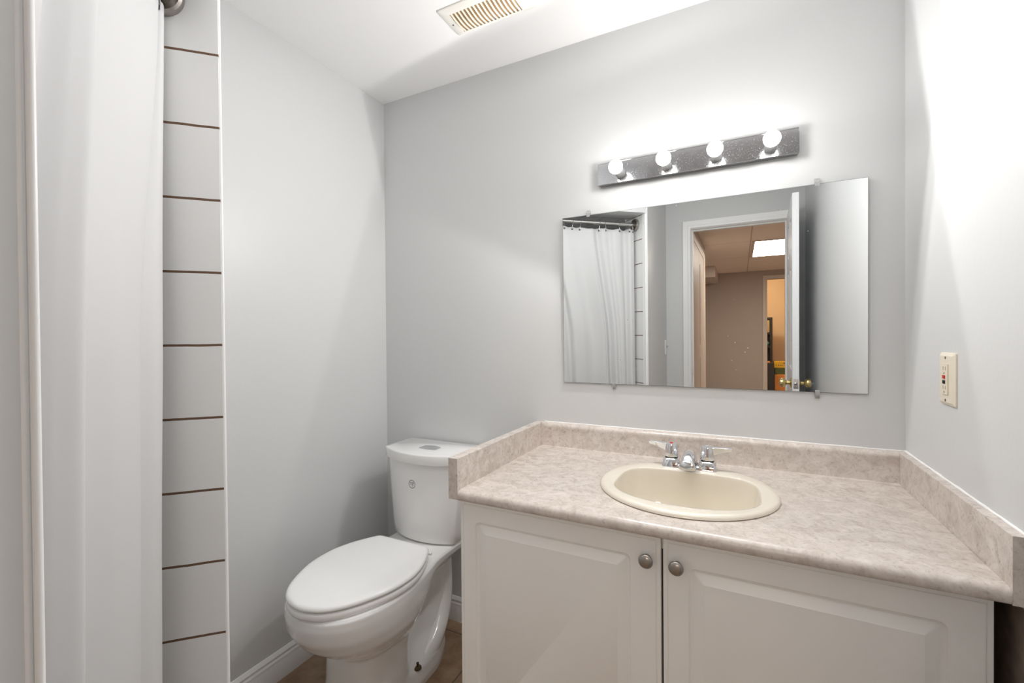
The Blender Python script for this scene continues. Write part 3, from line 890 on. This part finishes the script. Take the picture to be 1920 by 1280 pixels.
def knob(x, z, par, ang):
    b = B().lathe([(0, 0), (0.0085, 0.0), (0.0075, 0.004), (0.0062, 0.010), (0.0085, 0.0145), (0.0145, 0.0165), (0.0158, 0.0185), (0.0155, 0.0200), (0.0130, 0.0226), (0.0085, 0.0246), (0.0, 0.0256)], (x, DYF, z), (0, -1, 0), 36)
    k = b.build('knob', NICKEL, par, smooth=40)
    k['label'] = 'round brushed nickel knob'


knob(1.2885, 0.716, d1, math.radians(60))
knob(1.3515, 0.7145, d2, math.radians(120))

# ------------------------------------------------------------------ countertop with splashes
t = root('countertop', (1.33, -0.3, 0.7725), 'beige speckled laminate countertop with low splashes', 'countertop')
TX0, TX1, TY0, TY1, TZ0, TZ1 = 0.797, 1.8635, -0.600, -0.0005, 0.7725, 0.8006
HCX, HCY, HA, HB_ = 1.340, -0.314, 0.207, 0.207
b = B()
NP = 96
fy = TY0 + 0.016


def edge_pt(a):
    """where a ray from the sink centre meets the flat top's rectangle"""
    dx, dy = math.cos(a), math.sin(a)
    ts = []
    if dx > 1e-9: ts.append((TX1 - HCX) / dx)
    if dx < -1e-9: ts.append((TX0 - HCX) / dx)
    if dy > 1e-9: ts.append((TY1 - HCY) / dy)
    if dy < -1e-9: ts.append((fy - HCY) / dy)
    k = min(ts)
    return (HCX + dx * k, HCY + dy * k)


angs = sorted([2 * PI * i / NP for i in range(NP)] + [math.atan2(y - HCY, x - HCX) % (2 * PI) for x in (TX0, TX1) for y in (fy, TY1)])
b.loft([[(*edge_pt(a), TZ1) for a in angs], [(HCX + HA * math.cos(a), HCY + HB_ * math.sin(a), TZ1) for a in angs], [(HCX + HA * math.cos(a), HCY + HB_ * math.sin(a), TZ0) for a in angs]], False, False)
nose = [(fy, TZ1)]
for k in range(1, 9):
    a = math.radians(90 + 90 * k / 8)
    nose.append((fy + 0.016 * math.cos(a), TZ1 - 0.014 + 0.014 * math.sin(a)))
nose += [(TY0, TZ0 + 0.010)]
for k in range(1, 6):
    a = math.radians(180 + 90 * k / 5)
    nose.append((TY0 + 0.010 + 0.010 * math.cos(a), TZ0 + 0.010 + 0.010 * math.sin(a)))
nose += [(fy + 0.02, TZ0)]
n = len(nose)
b.faces([(TX0, u, v) for u, v in nose] + [(TX1, u, v) for u, v in nose], [(i, i + 1, n + i + 1, n + i) for i in range(n - 1)] + [tuple(range(n)), tuple(reversed(range(n, 2 * n)))])
b.build('worktop', LAM, t, smooth=40)
prof = [(-0.0005, TZ1), (-0.0005, 0.8862), (-0.014, 0.8862), (-0.020, 0.8848), (-0.0245, 0.8810), (-0.0272, 0.8760), (-0.0276, 0.8700), (-0.0276, 0.8045), (-0.0290, 0.8015), (-0.0330, TZ1)]
B().extrude(prof, 'x', TX0, TX1).build('backsplash', LAM, t, smooth=40)
B().box((0.7675, -0.598, 0.7748), (0.7968, -0.0005, 0.8862)).build('side_splash', LAM, t, bevel=0.0008, smooth=0)
B().prism([(1.8638, -0.0005), (1.8638, -0.599), (W - 0.0003, -0.599), (W - 0.0003, -0.0005)], 0.7735, 0.8862).build('side_splash', LAM, t, bevel=0.0008, smooth=0)

# ------------------------------------------------------------------ drop-in sink
t = root('sink', (1.340, -0.314, 0.80), 'bone coloured oval drop-in sink in the countertop', 'sink')
SCX, SCY, SA, SB = 1.3400, -0.3140, 0.2235, 0.2230
NS = 96


def sup(cx, cy, a, bf, bb, nf, nb):
    out = []
    for i in range(NS):
        th = 2 * PI * i / NS
        c_, s_ = math.cos(th), math.sin(th)
        nn = nb if s_ > 0 else nf
        k = (abs(c_) ** nn + abs(s_) ** nn) ** (-1 / nn)
        out.append((cx + a * k * c_, cy + (bb if s_ > 0 else bf) * k * s_))
    return out


def rim(k, z):
    return [(SCX + SA * k * math.cos(2 * PI * i / NS), SCY + SB * k * math.sin(2 * PI * i / NS), z) for i in range(NS)]


def bowl(f, z, nb=4.4):
    """f 0 at the bowl's edge, 1 at the drain"""
    p = sup(1.3430, -0.368, 0.176, 0.1230, 0.1690, 2.15, nb)
    q_ = [(1.343 + 0.03 * math.cos(2 * PI * i / NS), -0.335 + 0.03 * math.sin(2 * PI * i / NS)) for i in range(NS)]
    return [(a[0] * (1 - f) + c2[0] * f, a[1] * (1 - f) + c2[1] * f, z) for a, c2 in zip(p, q_)]


T0 = TZ1
rings = [rim(0.985, T0 + 0.0003), rim(1.0, T0 + 0.002), rim(0.997, T0 + 0.006), rim(0.982, T0 + 0.0100), rim(0.955, T0 + 0.0120), rim(0.90, T0 + 0.0128)]
rings += [bowl(-0.025, T0 + 0.0128), bowl(-0.008, T0 + 0.0122), bowl(0.0, T0 + 0.0095), bowl(0.010, T0 + 0.003), bowl(0.03, T0 - 0.02), bowl(0.08, T0 - 0.065), bowl(0.16, T0 - 0.10), bowl(0.35, T0 - 0.130), bowl(0.6, T0 - 0.142), bowl(0.92, T0 - 0.147), bowl(1.0, T0 - 0.149)]
b = B(); b.loft(rings, False, True)
b.build('basin', SINKM, t, smooth=60)
B().lathe([(0, 0.001), (0.022, 0.001), (0.024, 0.0015), (0.024, 0.0), (0.0, 0.0)], (1.343, -0.335, T0 - 0.1490), (0, 0, 1), 28).build('drain', CHROME, t)

# ------------------------------------------------------------------ faucet
FXc, FYc, FZb = 1.336, -0.146, T0 + 0.0128
t = root('faucet', (FXc, FYc, FZb), 'chrome two handle faucet on the back rim of the sink', 'faucet')


def sq(cx, cy, hx, hy, z, r=0.35):
    return [(cx + u, cy + v, z) for u, v in rrect(-hx, hx, -hy, hy, min(hx, hy) * r, 4)]


b = B()
b.loft([sq(FXc, FYc, 0.076, 0.026, FZb), sq(FXc, FYc, 0.075, 0.025, FZb + 0.006), sq(FXc, FYc, 0.070, 0.021, FZb + 0.010)])
b.build('base_plate', CHROME, t, smooth=40)
for s in (-1, 1):
    hx_ = FXc + s * 0.051
    b = B()
    b.loft([sq(hx_, FYc, 0.0255, 0.0260, FZb + 0.003, 0.3), sq(hx_, FYc, 0.0248, 0.0250, FZb + 0.008, 0.3), sq(hx_, FYc, 0.0215, 0.0215, FZb + 0.024, 0.45), sq(hx_, FYc, 0.0190, 0.0190, FZb + 0.0265, 1.0)])
    b.build('pedestal', CHROME, t, smooth=40)
    hd_ = B().lathe([(0, 0.0), (0.0190, 0.0), (0.0190, 0.0030), (0.0, 0.0030)], (hx_, FYc, FZb + 0.0262), (0, 0, 1), 32).build('collar', BLACK, t)
    hb = B().lathe([(0, 0.0), (0.0200, 0.0), (0.0205, 0.002), (0.0195, 0.012), (0.0168, 0.036), (0.0155, 0.0395), (0.0, 0.0405)], (hx_, FYc, FZb + 0.0292), (0, 0, 1), 36).build('handle', CHROME, t, smooth=40)
    b = B()
    zb = FZb + 0.0292 + 0.034
    dirx, diry = s * 0.985, (0.17 if s < 0 else 0.05)
    rings = []
    for f, hw, up_, dn in ((0.008, 0.0120, 0.004, 0.026), (0.022, 0.0090, 0.0042, 0.016), (0.045, 0.0085, 0.0046, 0.009), (0.066, 0.0100, 0.0048, 0.0045), (0.069, 0.0095, 0.003, 0.003)):
        cx, cy = hx_ + dirx * f, FYc + diry * f
        px, py = -diry, dirx
        rings.append([(cx + px * hw, cy + py * hw, zb + up_), (cx - px * hw, cy - py * hw, zb + up_), (cx - px * hw * .8, cy - py * hw * .8, zb - dn), (cx + px * hw * .8, cy + py * hw * .8, zb - dn)])
    b.loft(rings)
    b.build('lever', CHROME, hb, bevel=0.0012)
    ib = B().lathe([(0, 0), (0.0055, 0), (0.0048, 0.0012), (0, 0.0015)], (hx_, FYc, FZb + 0.0292 + 0.0402), (0, 0, 1), 20).build('index_button', RED if s < 0 else CLIP, hb)
    ib['label'] = 'red hot index button' if s < 0 else 'pale cold index button'
b = B()
rings = []
for yy, zc, hw, hh in ((-0.128, 0.016, 0.0240, 0.013), (-0.145, 0.030, 0.0235, 0.022), (-0.165, 0.038, 0.0215, 0.020), (-0.195, 0.041, 0.0205, 0.016), (-0.225, 0.037, 0.0215, 0.014), (-0.243, 0.029, 0.0255, 0.0135), (-0.247, 0.027, 0.0250, 0.0115)):
    rr = []
    for k in range(20):
        a = 2 * PI * k / 20
        c_, s_ = math.cos(a), math.sin(a)
        n_ = 3.0
        kk = (abs(c_) ** n_ + abs(s_) ** n_) ** (-1 / n_)
        wid = hw * (1.0 - 0.34 * (s_ * kk + 1) / 2)
        rr.append((FXc + 0.003 + wid * kk * c_, yy, FZb + zc + hh * kk * s_))
    rings.append(rr)
b.loft(rings)
b.build('spout', CHROME, t, smooth=50)
B().lathe([(0, 0), (0.010, 0), (0.010, 0.006), (0, 0.006)], (FXc + 0.003, -0.232, FZb + 0.0170), (0, 0, 1), 20).build('aerator', NICKEL, t)

# ------------------------------------------------------------------ toilet
TC = 0.355
t = root('toilet', (TC, -0.40, 0), 'white two piece toilet with closed seat beside the vanity', 'toilet')


def outline(ctrl, z, n=28, cx=TC):
    """ctrl: (y, half width) from front to back (both ends on the centre line); smooth closed outline of 2n points"""
    P = [(w_, y) for y, w_ in ctrl] + [(-w_, y) for y, w_ in reversed(ctrl[1:-1])]
    m = len(P)
    out = []
    for k in range(2 * n):
        t_ = k / (2 * n) * m
        i = int(t_) % m; f = t_ - int(t_)
        p0, p1, p2, p3 = P[i - 1], P[i], P[(i + 1) % m], P[(i + 2) % m]
        q_ = [0.5 * ((2 * bb) + (-aa + cc) * f + (2 * aa - 5 * bb + 4 * cc - dd) * f * f + (-aa + 3 * bb - 3 * cc + dd) * f ** 3) for aa, bb, cc, dd in zip(p0, p1, p2, p3)]
        out.append((cx + q_[0], q_[1], z))
    return out


LV = [  # z, control points (y, half width) front to back
    (0.000, [(-0.634, 0.000), (-0.626, 0.055), (-0.594, 0.099), (-0.513, 0.119), (-0.430, 0.119), (-0.380, 0.128), (-0.320, 0.128), (-0.260, 0.123), (-0.200, 0.101), (-0.150, 0.075), (-0.120, 0.040), (-0.110, 0.000)]),
    (0.020, [(-0.634, 0.000), (-0.626, 0.055), (-0.594, 0.099), (-0.513, 0.119), (-0.430, 0.119), (-0.380, 0.130), (-0.320, 0.129), (-0.260, 0.124), (-0.200, 0.102), (-0.150, 0.076), (-0.120, 0.040), (-0.109, 0.000)]),
    (0.052, [(-0.628, 0.000), (-0.620, 0.053), (-0.589, 0.095), (-0.513, 0.113), (-0.430, 0.112), (-0.380, 0.121), (-0.320, 0.121), (-0.260, 0.115), (-0.200, 0.095), (-0.150, 0.070), (-0.118, 0.039), (-0.106, 0.000)]),
    (0.075, [(-0.624, 0.000), (-0.616, 0.051), (-0.586, 0.091), (-0.513, 0.112), (-0.425, 0.112), (-0.385, 0.096), (-0.320, 0.092), (-0.260, 0.092), (-0.200, 0.079), (-0.150, 0.069), (-0.112, 0.042), (-0.098, 0.000)]),
    (0.120, [(-0.618, 0.000), (-0.610, 0.051), (-0.581, 0.088), (-0.513, 0.110), (-0.425, 0.113), (-0.385, 0.080), (-0.320, 0.058), (-0.260, 0.060), (-0.200, 0.070), (-0.140, 0.064), (-0.085, 0.042), (-0.070, 0.000)]),
    (0.180, [(-0.614, 0.000), (-0.606, 0.053), (-0.577, 0.090), (-0.513, 0.112), (-0.425, 0.117), (-0.385, 0.076), (-0.320, 0.044), (-0.260, 0.040), (-0.200, 0.050), (-0.130, 0.064), (-0.070, 0.042), (-0.055, 0.000)]),
    (0.215, [(-0.607, 0.000), (-0.599, 0.053), (-0.571, 0.091), (-0.507, 0.114), (-0.425, 0.120), (-0.385, 0.084), (-0.320, 0.046), (-0.260, 0.038), (-0.200, 0.044), (-0.130, 0.064), (-0.065, 0.042), (-0.050, 0.000)]),
    (0.240, [(-0.641, 0.000), (-0.630, 0.063), (-0.597, 0.108), (-0.536, 0.134), (-0.450, 0.139), (-0.390, 0.112), (-0.325, 0.062), (-0.260, 0.042), (-0.200, 0.044), (-0.130, 0.064), (-0.062, 0.042), (-0.048, 0.000)]),
    (0.270, [(-0.682, 0.000), (-0.670, 0.068), (-0.630, 0.122), (-0.560, 0.156), (-0.470, 0.164), (-0.400, 0.146), (-0.330, 0.100), (-0.260, 0.058), (-0.200, 0.050), (-0.130, 0.064), (-0.060, 0.042), (-0.045, 0.000)]),
    (0.305, [(-0.722, 0.000), (-0.708, 0.072), (-0.665, 0.130), (-0.585, 0.168), (-0.490, 0.178), (-0.415, 0.166), (-0.340, 0.132), (-0.270, 0.088), (-0.200, 0.062), (-0.130, 0.064), (-0.058, 0.042), (-0.042, 0.000)]),
    (0.345, [(-0.745, 0.000), (-0.730, 0.074), (-0.685, 0.134), (-0.600, 0.173), (-0.500, 0.184), (-0.420, 0.174), (-0.345, 0.152), (-0.275, 0.118), (-0.200, 0.092), (-0.130, 0.092), (-0.056, 0.080), (-0.040, 0.000)]),
    (0.385, [(-0.752, 0.000), (-0.737, 0.075), (-0.690, 0.135), (-0.605, 0.175), (-0.505, 0.186), (-0.425, 0.177), (-0.350, 0.160), (-0.280, 0.142), (-0.200, 0.136), (-0.120, 0.134), (-0.056, 0.120), (-0.040, 0.000)]),
    (0.408, [(-0.750, 0.000), (-0.735, 0.075), (-0.689, 0.134), (-0.605, 0.174), (-0.505, 0.185), (-0.425, 0.176), (-0.350, 0.160), (-0.280, 0.145), (-0.200, 0.142), (-0.120, 0.140), (-0.056, 0.130), (-0.038, 0.000)]),
    (0.416, [(-0.742, 0.000), (-0.728, 0.072), (-0.683, 0.130), (-0.602, 0.169), (-0.505, 0.180), (-0.425, 0.171), (-0.350, 0.155), (-0.280, 0.140), (-0.200, 0.137), (-0.120, 0.135), (-0.058, 0.124), (-0.044, 0.000)]),
]
NZ = 64
zs = [l[0] for l in LV]
rings = []
flat = [[v for p in l[1] for v in p] for l in LV]
for k in range(NZ):
    f = k / (NZ - 1) * (len(LV) - 1)
    i = min(int(f), len(LV) - 2)
    g = f - i
    p0, p1, p2, p3 = flat[max(i - 1, 0)], flat[i], flat[i + 1], flat[min(i + 2, len(LV) - 1)]
    mixd = [bb + (cc - bb) * (g * g * (3 - 2 * g) * 0.35 + g * 0.65) for bb, cc in zip(p1, p2)]
    z = zs[i] + (zs[i + 1] - zs[i]) * g
    rings.append(outline([(mixd[q2], mixd[q2 + 1]) for q2 in range(0, len(mixd), 2)], z, 36))
b = B(); b.loft(rings)
b.build('bowl', CERAMIC, t, smooth=80)

for s_ in (-1, 1):
    tp = catmull([(TC + s_ * .036, -.130, .395, .040), (TC + s_ * .040, -.116, .33, .036), (TC + s_ * .042, -.110, .25, .034), (TC + s_ * .046, -.122, .17, .035), (TC + s_ * .060, -.170, .105, .036), (TC + s_ * .076, -.240, .062, .036), (TC + s_ * .082, -.320, .034, .034), (TC + s_ * .082, -.390, .012, .028)], 40)
    B().tube([p[:3] for p in tp], [p[3] for p in tp], 20).build('trapway', CERAMIC, t, smooth=80)

LID = [(-.757, .000), (-.748, .048), (-.728, .086), (-.690, .122), (-.640, .151), (-.580, .176), (-.520, .187), (-.460, .186), (-.400, .170), (-.350, .146), (-.312, .122), (-.302, .108), (-.300, .070), (-.300, .0)]


def grown(ctrl, d, cy=-0.53):
    out = []
    for y, w_ in ctrl:
        L_ = math.hypot(y - cy, w_) or 1
        out.append((y + (y - cy) / L_ * d, max(0.0, w_ + (w_ / L_) * d)))
    return out


def slab(ctrl, levels, n=60):
    b = B()
    b.loft([outline(grown(ctrl, d), z, n) for d, z in levels])
    return b


slab(LID, [(-0.010, 0.4165), (-0.004, 0.418), (-0.001, 0.424), (-0.001, 0.4350), (-0.004, 0.4390), (-0.012, 0.4400)]).build('seat', SEATM, t, smooth=50)
slab(LID, [(-0.012, 0.4440), (-0.002, 0.4445), (0.000, 0.447), (0.000, 0.4505), (-0.002, 0.4555), (-0.008, 0.4590), (-0.016, 0.4602), (-0.030, 0.4606), (-0.08, 0.4612)]).build('seat_lid', SEATM, t, smooth=50)
for s in (-1, 1):
    b = B().lathe([(0, 0), (0.011, 0), (0.0115, 0.003), (0.0115, 0.033), (0.010, 0.035), (0, 0.035)], (TC + s * 0.078 - 0.0175, -0.287, 0.4275), (1, 0, 0), 20)
    b.box((TC + s * 0.078 - 0.014, -0.298, 0.4160), (TC + s * 0.078 + 0.014, -0.276, 0.426))
    b.build('hinge', SEATM, t, smooth=40)
b = B().lathe([(0, 0), (0.005, 0), (0.0055, 0.002), (0.005, 0.010), (0, 0.011)], (TC + 0.128, -0.318, 0.443), (1, 0.1, 0), 16)
b.build('bumper', SEATM, t)


def tank_ring(hw, yb_, yc, bow, z, n=22, r=0.030):
    """plan outline of the tank: flat back at yb_, corners at yc, front bowed out by bow"""
    pts = []
    for k in range(n + 1):
        u = -1 + 2 * k / n
        pts.append((TC + hw * u * 0.985, yc - bow * (1 - u * u)))
    front = pts
    right = [(TC + hw * 0.997, yc + 0.003), (TC + hw, yc + 0.010), (TC + hw, (yb_ + yc) / 2), (TC + hw, yb_ - 0.010)]
    back = [(TC + hw * 0.97, yb_), (TC, yb_), (TC - hw * 0.97, yb_)]
    left = [(2 * TC - x, y) for x, y in reversed(right)]
    return [(x, y, z) for x, y in front + right + back + left]


b = B()
b.loft([tank_ring(0.120, -.060, -.160, .028, 0.4165), tank_ring(0.139, -.050, -.180, .036, 0.4180), tank_ring(0.1455, -.046, -.187, .040, 0.426), tank_ring(0.150, -.042, -.190, .043, 0.46), tank_ring(0.163, -.034, -.190, .048, 0.58), tank_ring(0.174, -.028, -.187, .052, 0.70), tank_ring(0.1765, -.028, -.186, .053, 0.728)])
tk = b.build('tank', CERAMIC, t, smooth=50)
b = B()
b.loft([tank_ring(0.184, -.021, -.188, .058, 0.7290), tank_ring(0.1905, -.017, -.190, .061, 0.7298), tank_ring(0.1915, -.016, -.190, .062, 0.732), tank_ring(0.1925, -.016, -.190, .062, 0.7630), tank_ring(0.1915, -.017, -.189, .0615, 0.7660), tank_ring(0.188, -.020, -.186, .060, 0.7678)])
b.build('tank_lid', CERAMIC, t, smooth=50)
# dual flush button: a rectangle with a bowed back edge
bt = []
for k in range(13):
    u = -1 + 2 * k / 12
    bt.append((0.359 + 0.041 * u, -0.126 + 0.012 * (1 - u * u)))
bt += [(0.400, -0.165), (0.359, -0.171), (0.318, -0.165)]
B().loft([[(x, y, 0.7682) for x, y in bt], [(x, y, 0.7705) for x, y in bt], [(0.359 + (x - 0.359) * 0.94, -0.146 + (y + 0.146) * 0.92, 0.7715) for x, y in bt]]).build('flush_button', CHROME, t, smooth=30)
# round grey maker's mark on the tank front
EX, EZ = 0.343, 0.6475


def tank_y(x, z):
    f = (z - 0.58) / 0.12
    hw = 0.163 + 0.011 * f; yc = -.190 + .003 * f; bow = .048 + .004 * f
    u = (x - TC) / (hw * 0.985)
    return yc - bow * (1 - u * u)


b = B()


def mark(u0, v0, u1, v1):
    vs = []
    n = 4
    for k in range(n + 1):
        for vv in (v0, v1):
            x = EX + u0 + (u1 - u0) * k / n; z = EZ + vv
            vs.append((x, tank_y(x, z) - 0.0004, z))
    b.faces(vs, [(2 * k, 2 * k + 1, 2 * k + 3, 2 * k + 2) for k in range(n)])


RO, RI = 0.0162, 0.0144
vs = []
for k in range(48):
    a = 2 * PI * k / 48
    for r_ in (RO, RI):
        x = EX + r_ * math.cos(a); z = EZ + r_ * math.sin(a)
        vs.append((x, tank_y(x, z) - 0.0004, z))
b.faces(vs, [(2 * k, 2 * k + 1, (2 * k + 3) % 96, (2 * k + 2) % 96) for k in range(48)])
for m_ in ((-.0110, .0050, -.0020, .0068), (.0015, .0052, .0095, .0068), (-.0040, -.0020, -.0024, .0050), (.0028, -.0020, .0042, .0052), (-.0090, .0008, -.0070, .0022),
           (-.0090, -.0024, -.0070, -.0010), (.0005, -.0030, .0080, -.0018), (.0060, .0030, .0095, .0042), (-.0016, -.0066, .0030, -.0050), (.0010, -.0100, .0026, -.0086)):
    mark(*m_)
b.build('emblem', INK, tk, smooth=0)
# floor bolt on the foot of the bowl
b = B().lathe([(0, 0), (0.0150, 0.0), (0.0145, 0.003), (0.006, 0.0045), (0.0035, 0.006), (0.0032, 0.014), (0.0045, 0.015), (0.0045, 0.019), (0, 0.0195)], (TC + 0.1115, -0.368, 0.0600), (0.10, 0, 1), 20)
fb = b.build('floor_bolt', RUST, t); fb['label'] = 'bare bronze floor bolt with washer'
